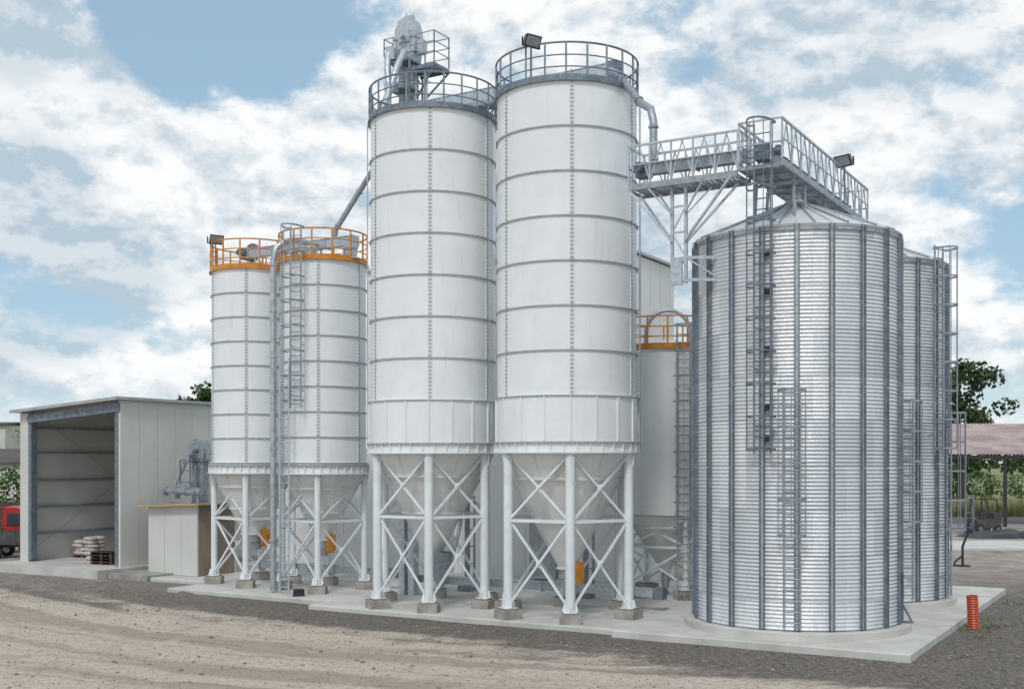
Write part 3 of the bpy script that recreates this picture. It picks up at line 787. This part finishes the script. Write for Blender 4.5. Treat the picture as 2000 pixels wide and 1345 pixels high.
for (u_,v_,hh) in ((16.6,6.3,3.6),(12.0,6.6,2.9)):
    th=thing('auger_lift',G(u_,v_,.15),GRID,'slim grey vertical auger with motor behind silo legs','auger','vertical augers')
    b=MB(); b.path([(0,0,0),(0,0,hh)],.1,12); b.box((0,0,.1),(.5,.5,.2)); b.beam((.3,0,.2),(.3,0,hh-.2),.06,.06)
    for k in range(int(hh/.6)): b.box((.1,0,.4+.6*k),(.42,.05,.04))
    b.obj('tube','galvmid',th)
    b=MB(); b.box((0,0,hh+.12),(.35,.3,.25)); b.path([(0,0,hh+.24),(0,0,hh+.6)],.11,12); b.obj('motor','galvdark',th)
e2=thing('bucket_elevator',(-13.45,49.6,0),GRID,'short grey bucket elevator with fan between shed and cabin','elevator')
b=MB()
for sg in (-.22,.22):
    b.box((sg,0,2.6),(.24,.3,5.2))
    for z in (1.5,3,4.5): b.box((sg,0,z),(.32,.37,.05))
b.obj('trunk','galvmid',e2)
b=MB(); prof=[(-.45,4.9),(-.5,5.3),(-.36,5.66),(-.05,5.8),(.28,5.7),(.48,5.35),(.42,4.9)]; n=len(prof)
vs=[(x,-.25,z) for x,z in prof]+[(x,.25,z) for x,z in prof]
b.add(vs,[tuple(range(n)),tuple(reversed(range(n,2*n)))]+[(i,n+i,n+i+1,i+1) for i in range(n-1)]+[(n-1,2*n-1,n,0)])
b.path([(0,-.25,5.3),(0,-.6,5.3)],.16,14); b.box((.62,0,5.1),(.3,.35,.5)); b.box((0,0,4.85),(1.1,.6,.05)); b.obj('head','galvmid',e2)
b=MB(); b.path([(-.3,-.3,5.0),(-.5,-.4,4.75),(-1.0,-.5,3.8)],.09,12); b.box((-.35,-.35,4.9),(.35,.35,.35)); b.path([(-.7,-.45,4.4),(-.66,-.44,4.48)],.13,12)
b.obj('spout','pipe',e2)
b=MB(); b.path([(-1.55,-.55,3.5),(.6,-.55,3.5)],.15,12)
for x in (-1.5,-.9,-.3,.3): b.path([(x,-.55,3.5),(x+.06,-.55,3.5)],.19,12)
b.box((-1.0,-.55,3.3),(.4,.3,.25)); b.box((-.1,-.55,3.75),(.3,.25,.25)); b.beam((.4,-.55,.1),(.4,-.55,3.4),.08,.08); b.obj('screw_trough','galvmid',e2)
b=MB()
for z in (3.9,4.4,4.85): b.beam((-.6,-.6,z),(.5,-.6,z),.035,.035)
for x in (-.6,0,.5): b.beam((x,-.6,3.8),(x,-.6,4.87),.04,.04)
b.obj('guard_rail','galvdark',e2)

# ------------------------------------------------------------------ small yard objects
th=thing('pipe_stub',(13.23,32.9,0),0,'orange ribbed plastic pipe stub sticking out of gravel','pipe')
b=MB(); prof=[]
for i in range(57):
    prof.append((.155+.012*math.sin(i*2*math.pi/4),-.05+1.0*i/56))
b.lathe(prof,28); b.lathe([(.13,.95),(.13,.4)],28); b.flange(.129,.160,.94,.96,28)
o=b.obj('ribbed_pipe','orangepipe',th); o.rotation_euler=(rad(3),rad(-4),0)
th=thing('standpipe',(20.6,52.5,0),0,'thin black bent standpipe on gravel','standpipe')
b=MB(); b.path([(0,0,0),(0,0,.9),(.15,0,1.3),(.35,0,1.7)],.06,8); b.path([(0,0,.5),(-.35,0,.2),(-.4,0,0)],.05,8); b.box((.3,0,1.6),(.3,.15,.2)); b.box((0,0,.03),(.5,.5,.06)); b.obj('post','black',th)
th=thing('work_lamp',(-7.35,39.6,0),.4,'small black work lamp on concrete edge','lamp')
b=MB(); b.box((0,0,.30),(.3,.12,.2)); b.beam((-.17,0,.16),(-.17,0,.38),.02,.05); b.beam((.17,0,.16),(.17,0,.38),.02,.05); b.box((0,0,.165),(.4,.22,.03)); b.obj('lamp_body','black',th)

# ------------------------------------------------------------------ vegetation
def leaves(b,c,R,n,size,flat=1.0):
    for _ in range(n):
        while True:
            p=Vector((random.uniform(-1,1),random.uniform(-1,1),random.uniform(-1,1)))
            if p.length<1: break
        p=Vector((c[0]+p.x*R,c[1]+p.y*R,c[2]+p.z*R*flat))
        a=Vector((random.gauss(0,1),random.gauss(0,1),random.gauss(0,1))).normalized()
        q=a.cross(Vector((random.gauss(0,1),random.gauss(0,1),random.gauss(0,1)))).normalized()
        s=size*random.uniform(.6,1.3)
        b.add([p-a*s,p+q*s*.6,p+a*s,p-q*s*.6],[(0,1,2,3)])
def tree(loc,h,crown,label,n=60,lf=110,size=.22,low=.4):
    th=thing('tree',loc,0,label,'tree','trees around the yard')
    t=MB(); t.path([(0,0,0),(.1,0,h*.3),(-.1,.1,h*.6),(0,0,h*.9)],[h*.03,h*.024,h*.015,h*.004],9)
    cl=MB()
    for i in range(n):
        a=random.random()*6.283; zz=random.uniform(low,1)
        f=math.sin(math.pi*min(1,(zz-low+.12)/(1-low+.16)))**.6
        r=crown*f*random.uniform(.25,1.0)
        c=Vector((r*math.cos(a),r*math.sin(a),h*zz*random.uniform(.94,1.02)))
        if i%3==0: t.path([(0,0,max(h*.2,c.z-r*.9)),(c.x*.55,c.y*.55,c.z-r*.25),tuple(c)],[h*.012,h*.007,h*.002],5)
        leaves(cl,c,crown*random.uniform(.16,.30),lf,size,.75)
    t.obj('trunk','bark',th); cl.obj('crown','leaf',th)
tree((42.9,110,0),13.9,4.9,'broad dark green tree behind the shelter',n=56,lf=95,size=.24,low=.42)
tree((-29.8,112,0),11.7,4.2,'leafy tree showing above shed roof',n=40,lf=80,size=.28)
def hedge(name,cx,cy,ln,wd,h,label,rz=0,mat='hedge',dens=1.0,cat='bush'):
    th=thing(name,(cx,cy,0),rz,label,cat)
    b=MB(); k=int(ln*wd*3*dens)
    for i in range(k):
        x=random.uniform(-ln/2,ln/2); y=random.uniform(-wd/2,wd/2); hh=h*(.65+.45*noise.noise(Vector((x*.35+cx,cy,2)))+random.uniform(-.08,.1))
        leaves(b,(x,y,random.uniform(.2,1)*hh),.7,34,.17)
    b.obj('foliage',mat,th)
    for i in range(int(ln/4)):
        s=MB(); x=-ln/2+4*i+random.random(); s.path([(x,0,0),(x+.2,0,h*.5)],[.08,.04],6); s.obj('stem','bark',th)
hedge('hedge',-38.5,84,12,3,5.6,'dense green hedge behind timber fence')
hedge('hedge',-47,125,16,3,9.5,'tall green shrubs near white building',dens=.6)
hedge('hedge',52,125,34,4,5.2,'green bushes beyond grassy field',dens=.5)
hedge('hedge',40,118,14,3,4.6,'green bushes behind open shelter',dens=.6)
b=MB()
for side in (-1,1):
    for i in range(150):
        x=side*random.uniform(90,330); y=random.uniform(320,420); leaves(b,(x,y,random.uniform(2,8)),6,60,1.3,.7)
b.obj('distant_woodland','leaf',kind='stuff',label='far green woodland along the horizon',category='woodland')
b=MB()
for i in range(9000):
    y=99+abs(random.gauss(0,9)); x=random.uniform(34,70); h=random.uniform(.5,1.5); a=random.random()*6.28; w=.07
    dx,dy=math.cos(a)*w,math.sin(a)*w; lx,ly=random.gauss(0,.2),random.gauss(0,.2)
    b.add([(x-dx,y-dy,0),(x+dx,y+dy,0),(x+lx,y+ly,h)],[(0,1,2)])
b.obj('tall_grass','grass',kind='stuff',label='tall dry grass beyond the road',category='grass')
b=MB()
for (cx,cy,n,sp) in ((13.9,33.2,60,.35),(14.4,34.6,40,.4),(15.6,34.0,40,.4),(17.0,38.3,50,.4),(12.6,31.2,18,.2),(-.5,32.0,12,.3),(13.0,32.4,24,.25)):
    for i in range(n):
        x=cx+random.gauss(0,sp); y=cy+random.gauss(0,sp); h=random.uniform(.04,.13); a=random.random()*6.28; w=.02
        v=(x-9.5)*SA+(y-27.39)*CA;u=-(x-9.5)*CA+(y-27.39)*SA
        if u>-.05 and v>-.05: continue
        b.add([(x-math.cos(a)*w,y-math.sin(a)*w,0),(x+math.cos(a)*w,y+math.sin(a)*w,0),(x+random.gauss(0,.06),y+random.gauss(0,.06),h)],[(0,1,2)])
b.obj('weeds','weed',kind='stuff',label='small green weeds along concrete edge',category='weeds')

# ------------------------------------------------------------------ right background
b=MB(); b.add([(28,82,.012),(140,82,.012),(140,97,.012),(28,97,.012)],[(0,1,2,3)]); b.obj('road','asphalt',kind='structure',label='pale paved road beyond yard',category='road')
b=MB(); b.box((50,64.5,.06),(60,6.5,.13)); b.obj('pavement','conc',kind='structure',label='long pale concrete strip on the yard',category='pavement')
th=thing('open_shelter',(33,84,0),0,'open shelter with faded reddish corrugated roof','shelter')
b=MB()
nx_=220; z0,z1=5.3,7.9
vs=[];fs=[]
for j,(y,z) in enumerate(((-.6,z0),(5.5,(z0+z1)/2),(11.5,z1))):
    for i in range(nx_+1):
        vs.append((-2+30*i/nx_,y,z+.05*math.cos(i*math.pi)))
for j in range(2):
    for i in range(nx_): fs.append((j*(nx_+1)+i,j*(nx_+1)+i+1,(j+1)*(nx_+1)+i+1,(j+1)*(nx_+1)+i))
b.add(vs,fs,0,False); b.obj('roof','pinkroof',th)
b=MB(); b.beam((-2,-.5,z0-.22),(28,-.5,z0-.22),.15,.25); b.beam((-2,11,z1-.25),(28,11,z1-.25),.15,.25)
for i in range(8): b.beam((-1.8+4.2*i,-.4,z0-.15),(-1.8+4.2*i,11.4,z1-.15),.12,.16)
b.obj('roof_frame','black',th)
for x in (-1.8,2.9,14.5,27):
    for y,z in ((-.4,z0-.35),(11,z1-.4)):
        if x==2.9 and y>0: continue
        b=MB(); b.box((0,0,z/2),(.2,.2,z)); b.beam((0,0,z-.8),(.7,0,z-.02),.1,.1); b.obj('post','black',th,(x,y,0))
fk=thing('forklift',(31.4,76.5,0),rad(200),'dark forklift truck parked under the shelter','forklift')
b=MB()
b.box((0,0,.65),(2.0,1.1,.6)); b.box((-.75,0,1.15),(.6,1.05,.5)); b.box((.2,0,1.05),(.5,.5,.14)); b.box((-.1,0,1.3),(.12,.5,.5)); b.obj('body','greybed',fk)
b=MB()
for x,y in ((-.9,-.48),(-.9,.48),(.75,-.48),(.75,.48)): b.beam((x,y,.9),(x*.75,y,2.25),.07,.07)
for y in (-.48,-.24,0,.24,.48): b.beam((-.68,y,2.27),(.58,y,2.27),.05,.05)
b.beam((-.68,-.5,2.27),(-.68,.5,2.27),.06,.06); b.beam((.58,-.5,2.27),(.58,.5,2.27),.06,.06); b.obj('overhead_guard','black',fk)
b=MB()
for y in (-.35,.35): b.beam((1.15,y,.12),(1.15,y,2.6),.1,.12)
for z in (.4,1.4,2.5): b.beam((1.15,-.35,z),(1.15,.35,z),.08,.1)
b.obj('mast','galvdark',fk)
for y in (-.25,.25):
    b=MB(); b.beam((1.25,y,.12),(2.3,y,.12),.12,.04); b.beam((1.25,y,.12),(1.25,y,.7),.12,.04); b.obj('fork','galvdark',fk)
for x,y,r in ((-.7,-.5,.28),(-.7,.5,.28),(.75,-.5,.34),(.75,.5,.34)):
    b=MB(); b.path([(0,-.1,0),(0,.1,0)],r,20); b.path([(0,-.11,0),(0,.11,0)],r*.5,14,mat=1); b.obj('wheel',['rubber','galvdark'],fk,(x,y,r))
th=thing('tarpaulin_pile',(31.0,72.5,0),.1,'low pile covered by dark tarpaulin beside concrete','tarpaulin')
b=MB(); n=40;m=14; vs=[];fs=[]
for j in range(m+1):
    for i in range(n+1):
        x=-2.6+9*i/n; y=-1.5+3*j/m; e=max(0,1-(2*j/m-1)**2)**.5*max(0,1-(2*i/n-1)**4)**.5
        vs.append((x,y,e*(.45+.25*noise.noise(Vector((x*1.1,y*1.3,0))))-.02))
for j in range(m):
    for i in range(n): fs.append((j*(n+1)+i,j*(n+1)+i+1,(j+1)*(n+1)+i+1,(j+1)*(n+1)+i))
b.add(vs,fs,0,True); b.obj('cover','black',th)
# ------------------------------------------------------------------ left background
b=thing('timber_fence',(-36,76,0),0,'brown timber board fence before hedge','fence')
f=MB()
for i in range(70): f.box((-5.5+i*.16,0,1.05+random.uniform(-.03,.03)),(.14,.03,2.0))
f.obj('boards','woodred',b)
for i in range(6):
    f=MB(); f.box((-5.5+2.2*i,.08,1.0),(.12,.12,2.0)); f.obj('post','wood',b)
for z in (.5,1.6):
    f=MB(); f.beam((-5.6,.05,z),(5.6,.05,z),.05,.1); f.obj('rail','wood',b)
def house(x,y,w,d,h,rh,label,wm,rm):
    th=thing('outbuilding',(x,y,0),0,label,'building')
    b=MB(); b.box((0,0,h/2),(w,d,h)); b.obj('wall',wm,th)
    b=MB(); e=.4
    vs=[(-w/2-e,-d/2-e,h-.1),(w/2+e,-d/2-e,h-.1),(w/2+e,0,h+rh),(-w/2-e,0,h+rh),(-w/2-e,d/2+e,h-.1),(w/2+e,d/2+e,h-.1)]
    vs+= [(v[0],v[1],v[2]+.2) for v in vs]
    b.add(vs,[(0,1,2,3),(3,2,5,4),(6,9,8,7),(9,10,11,8),(0,6,7,1),(4,5,11,10),(0,3,9,6),(3,4,10,9),(1,7,8,2),(2,8,11,5)]); b.obj('roof',rm,th)
    for i in range(int(w/4)):
        b=MB(); b.box((-w/2+2+4*i,-d/2-.02,h*.6),(1.2,.06,1.2)); b.box((-w/2+2+4*i,-d/2-.05,h*.6-.66),(1.4,.1,.08),mat=1); b.obj('window',['glass','plaster'],th)
house(-72,150,16,10,9.4,.3,'white flat roofed building beyond the hedge','plaster','darkroof')
house(-52,112,14,8,4.6,1.2,'low building with dark roof beyond the hedge','plaster','darkroof')
tk=thing('truck',(-26.5,60.8,0),rad(4),'red cab truck parked beside shed','truck')
def prism(b,prof,y0,y1,mat=0):
    n=len(prof); vs=[(x,y0,z) for x,z in prof]+[(x,y1,z) for x,z in prof]
    b.add(vs,[tuple(range(n)),tuple(reversed(range(n,2*n)))]+[((i+1)%n,i,n+i,n+(i+1)%n) for i in range(n)],mat)
b=MB(); prism(b,[(-.1,.55),(1.75,.55),(1.8,1.15),(1.7,1.35),(1.15,1.5),(.85,2.25),(.6,2.4),(-.1,2.4)],-.95,.95); 
for y in (-.97,.97): b.box((.45,y,1.0),(.02,.03,.8)); 
b.obj('cab','red',tk)
for y0,y1 in ((-.962,-.955),(.955,.962)):
    b=MB(); prism(b,[(.1,1.42),(1.02,1.42),(.74,2.1),(.1,2.1)],y0,y1); b.obj('window','glass',tk)
b=MB(); b.beam((1.14,-.0,1.58),(.90,0,2.18),.01,1.6,up=(0,1,0)); b.obj('windscreen','glass',tk)
b=MB(); b.box((-2.2,0,.62),(4.2,.8,.16)); b.box((1.83,0,.6),(.12,1.8,.22)); b.obj('chassis','black',tk)
b=MB(); b.box((-2.2,0,.85),(4.1,2.0,.1))
for y in (-.98,.98): b.box((-2.2,y,1.1),(4.1,.04,.4))
for x in (-4.23,-.17): b.box((x,0,1.1),(.04,1.92,.4))
b.obj('load_bed','greybed',tk)
for x in (1.05,-3.2):
    for y in (-.85,.85):
        b=MB(); b.path([(0,-.12,0),(0,.12,0)],.4,22); b.path([(0,-.13,0),(0,.13,0)],.2,14,mat=1); b.obj('wheel',['rubber','galv'],tk,(x,y,.4))
for y in (-.7,.7):
    b=MB(); b.box((1.80,y,.95),(.05,.3,.18)); b.obj('headlight','lampglass',tk)
tr=thing('dropside_trailer',(-25.9,57.3,0),rad(3),'grey dropside trailer parked by shed','trailer')
b=MB(); b.box((-1.2,0,.75),(5.4,2.0,.12))
for y in (-.98,.98):
    b.box((-1.2,y,1.06),(5.4,.04,.5))
    for i in range(7): b.box((-3.8+.87*i,y*1.035,1.06),(.06,.03,.5))
for x in (-3.88,1.48): b.box((x,0,1.06),(.04,1.92,.5))
b.obj('load_bed','greybed',tr)
b=MB(); b.box((-1.2,0,.6),(5.2,.7,.14)); b.box((1.6,0,.6),(.1,1.8,.12)); b.obj('chassis','black',tr)
for x in (.4,-2.6):
    for y in (-.8,.8):
        b=MB(); b.path([(0,-.12,0),(0,.12,0)],.36,22); b.path([(0,-.13,0),(0,.13,0)],.18,14,mat=1); b.obj('wheel',['rubber','galv'],tr,(x,y,.36))

# ------------------------------------------------------------------ sun, world
sunpos=Vector((-.22,-.85,1.0)).normalized()
sl=bpy.data.lights.new('sun','SUN'); sl.energy=1.5; sl.angle=rad(10); sl.color=(1,.98,.95)
so=bpy.data.objects.new('sun',sl); COL.objects.link(so); so.rotation_euler=(-sunpos).to_track_quat('-Z','Y').to_euler(); so.location=(0,-10,40)
w=bpy.data.worlds.new('World'); scene.world=w; w.use_nodes=True; nt=w.node_tree
bg=nt.nodes['Background']
sky=N(nt,'ShaderNodeTexSky',sky_type='NISHITA'); sky.sun_disc=False
sky.sun_elevation=math.asin(sunpos.z); sky.sun_rotation=math.atan2(sunpos.x,sunpos.y); sky.air_density=1.0; sky.dust_density=.6
d=N(nt,'ShaderNodeTexCoord').outputs['Generated']
def dens(off):
    va=N(nt,'ShaderNodeVectorMath',operation='ADD'); L(nt,d,va.inputs[0]); va.inputs[1].default_value=off
    a=noise_(nt,va.outputs[0],4.4,11,.60,sc=(1,1,1.8),dist=.12,off=(3.1,1.7,.4))
    b_=noise_(nt,va.outputs[0],14,8,.62,sc=(1,1,1.5),off=(.3,5.7,.9))
    return math_(nt,'ADD',math_(nt,'MULTIPLY',a,.72),math_(nt,'MULTIPLY',b_,.28))
D0=dens((0,0,0)); D1=dens((.005,0,.013))
def blob(px,py,r,amp):
    c=Vector((px-1000,2243,900-py)).normalized()
    dn=N(nt,'ShaderNodeVectorMath',operation='DOT_PRODUCT'); L(nt,d,dn.inputs[0]); dn.inputs[1].default_value=c
    return math_(nt,'MULTIPLY',ramp(nt,dn.outputs['Value'],math.cos(r),1.0),amp)
tot=D0
for a in ((20,230,.12,.22),(150,300,.11,.12),(300,360,.12,.10),(560,290,.11,.09),(1750,120,.2,.05),(1450,260,.2,.05),(60,740,.12,.05),(560,450,.14,.08),(250,450,.1,.06),(1960,780,.1,.05),(1050,300,.2,.05),
          (400,50,.11,-.13),(620,60,.11,-.08),(1300,60,.06,-.05),(1850,230,.06,-.05),(60,540,.08,-.07)):
    tot=math_(nt,'ADD',tot,blob(*a))
cov=ramp(nt,tot,.425,.525)
lit=math_(nt,'ADD',math_(nt,'MULTIPLY',math_(nt,'SUBTRACT',D0,D1),9.5),.76,clamp=True)
thick=ramp(nt,math_(nt,'ADD',noise_(nt,d,3.2,6,.58,sc=(1,1,2.4),off=(7.7,2.2,5.1)),math_(nt,'ADD',blob(60,520,.12,.22),math_(nt,'ADD',blob(20,60,.05,.2),blob(1400,400,.15,.05)))),.48,.68)
lit=math_(nt,'SUBTRACT',lit,math_(nt,'MULTIPLY',thick,.60),clamp=True)
cc=mixc(nt,lit,(4.7,5.8,6.7),(9.9,9.9,9.85))
skyc=mixc(nt,.60,sky.outputs[0],(4.2,6.3,7.9))
out=mixc(nt,math_(nt,'MULTIPLY',cov,.95),skyc,cc)
sz=N(nt,'ShaderNodeSeparateXYZ'); L(nt,d,sz.inputs[0])
hz=ramp(nt,sz.outputs[2],.10,-.01)
out=mixc(nt,math_(nt,'MULTIPLY',hz,.45),out,(7.9,8.6,9.1))
L(nt,out,bg.inputs[0]); bg.inputs[1].default_value=.103

cam=bpy.data.cameras.new('camera'); co=bpy.data.objects.new('camera',cam); COL.objects.link(co)
co.location=(0,0,4.8); co.rotation_euler=(rad(90),0,0); cam.lens=40.37; cam.sensor_width=36; cam.shift_y=.11375; cam.clip_end=6000
scene.camera=co
scene.view_settings.view_transform='Standard'; scene.view_settings.look='None'; scene.view_settings.exposure=0
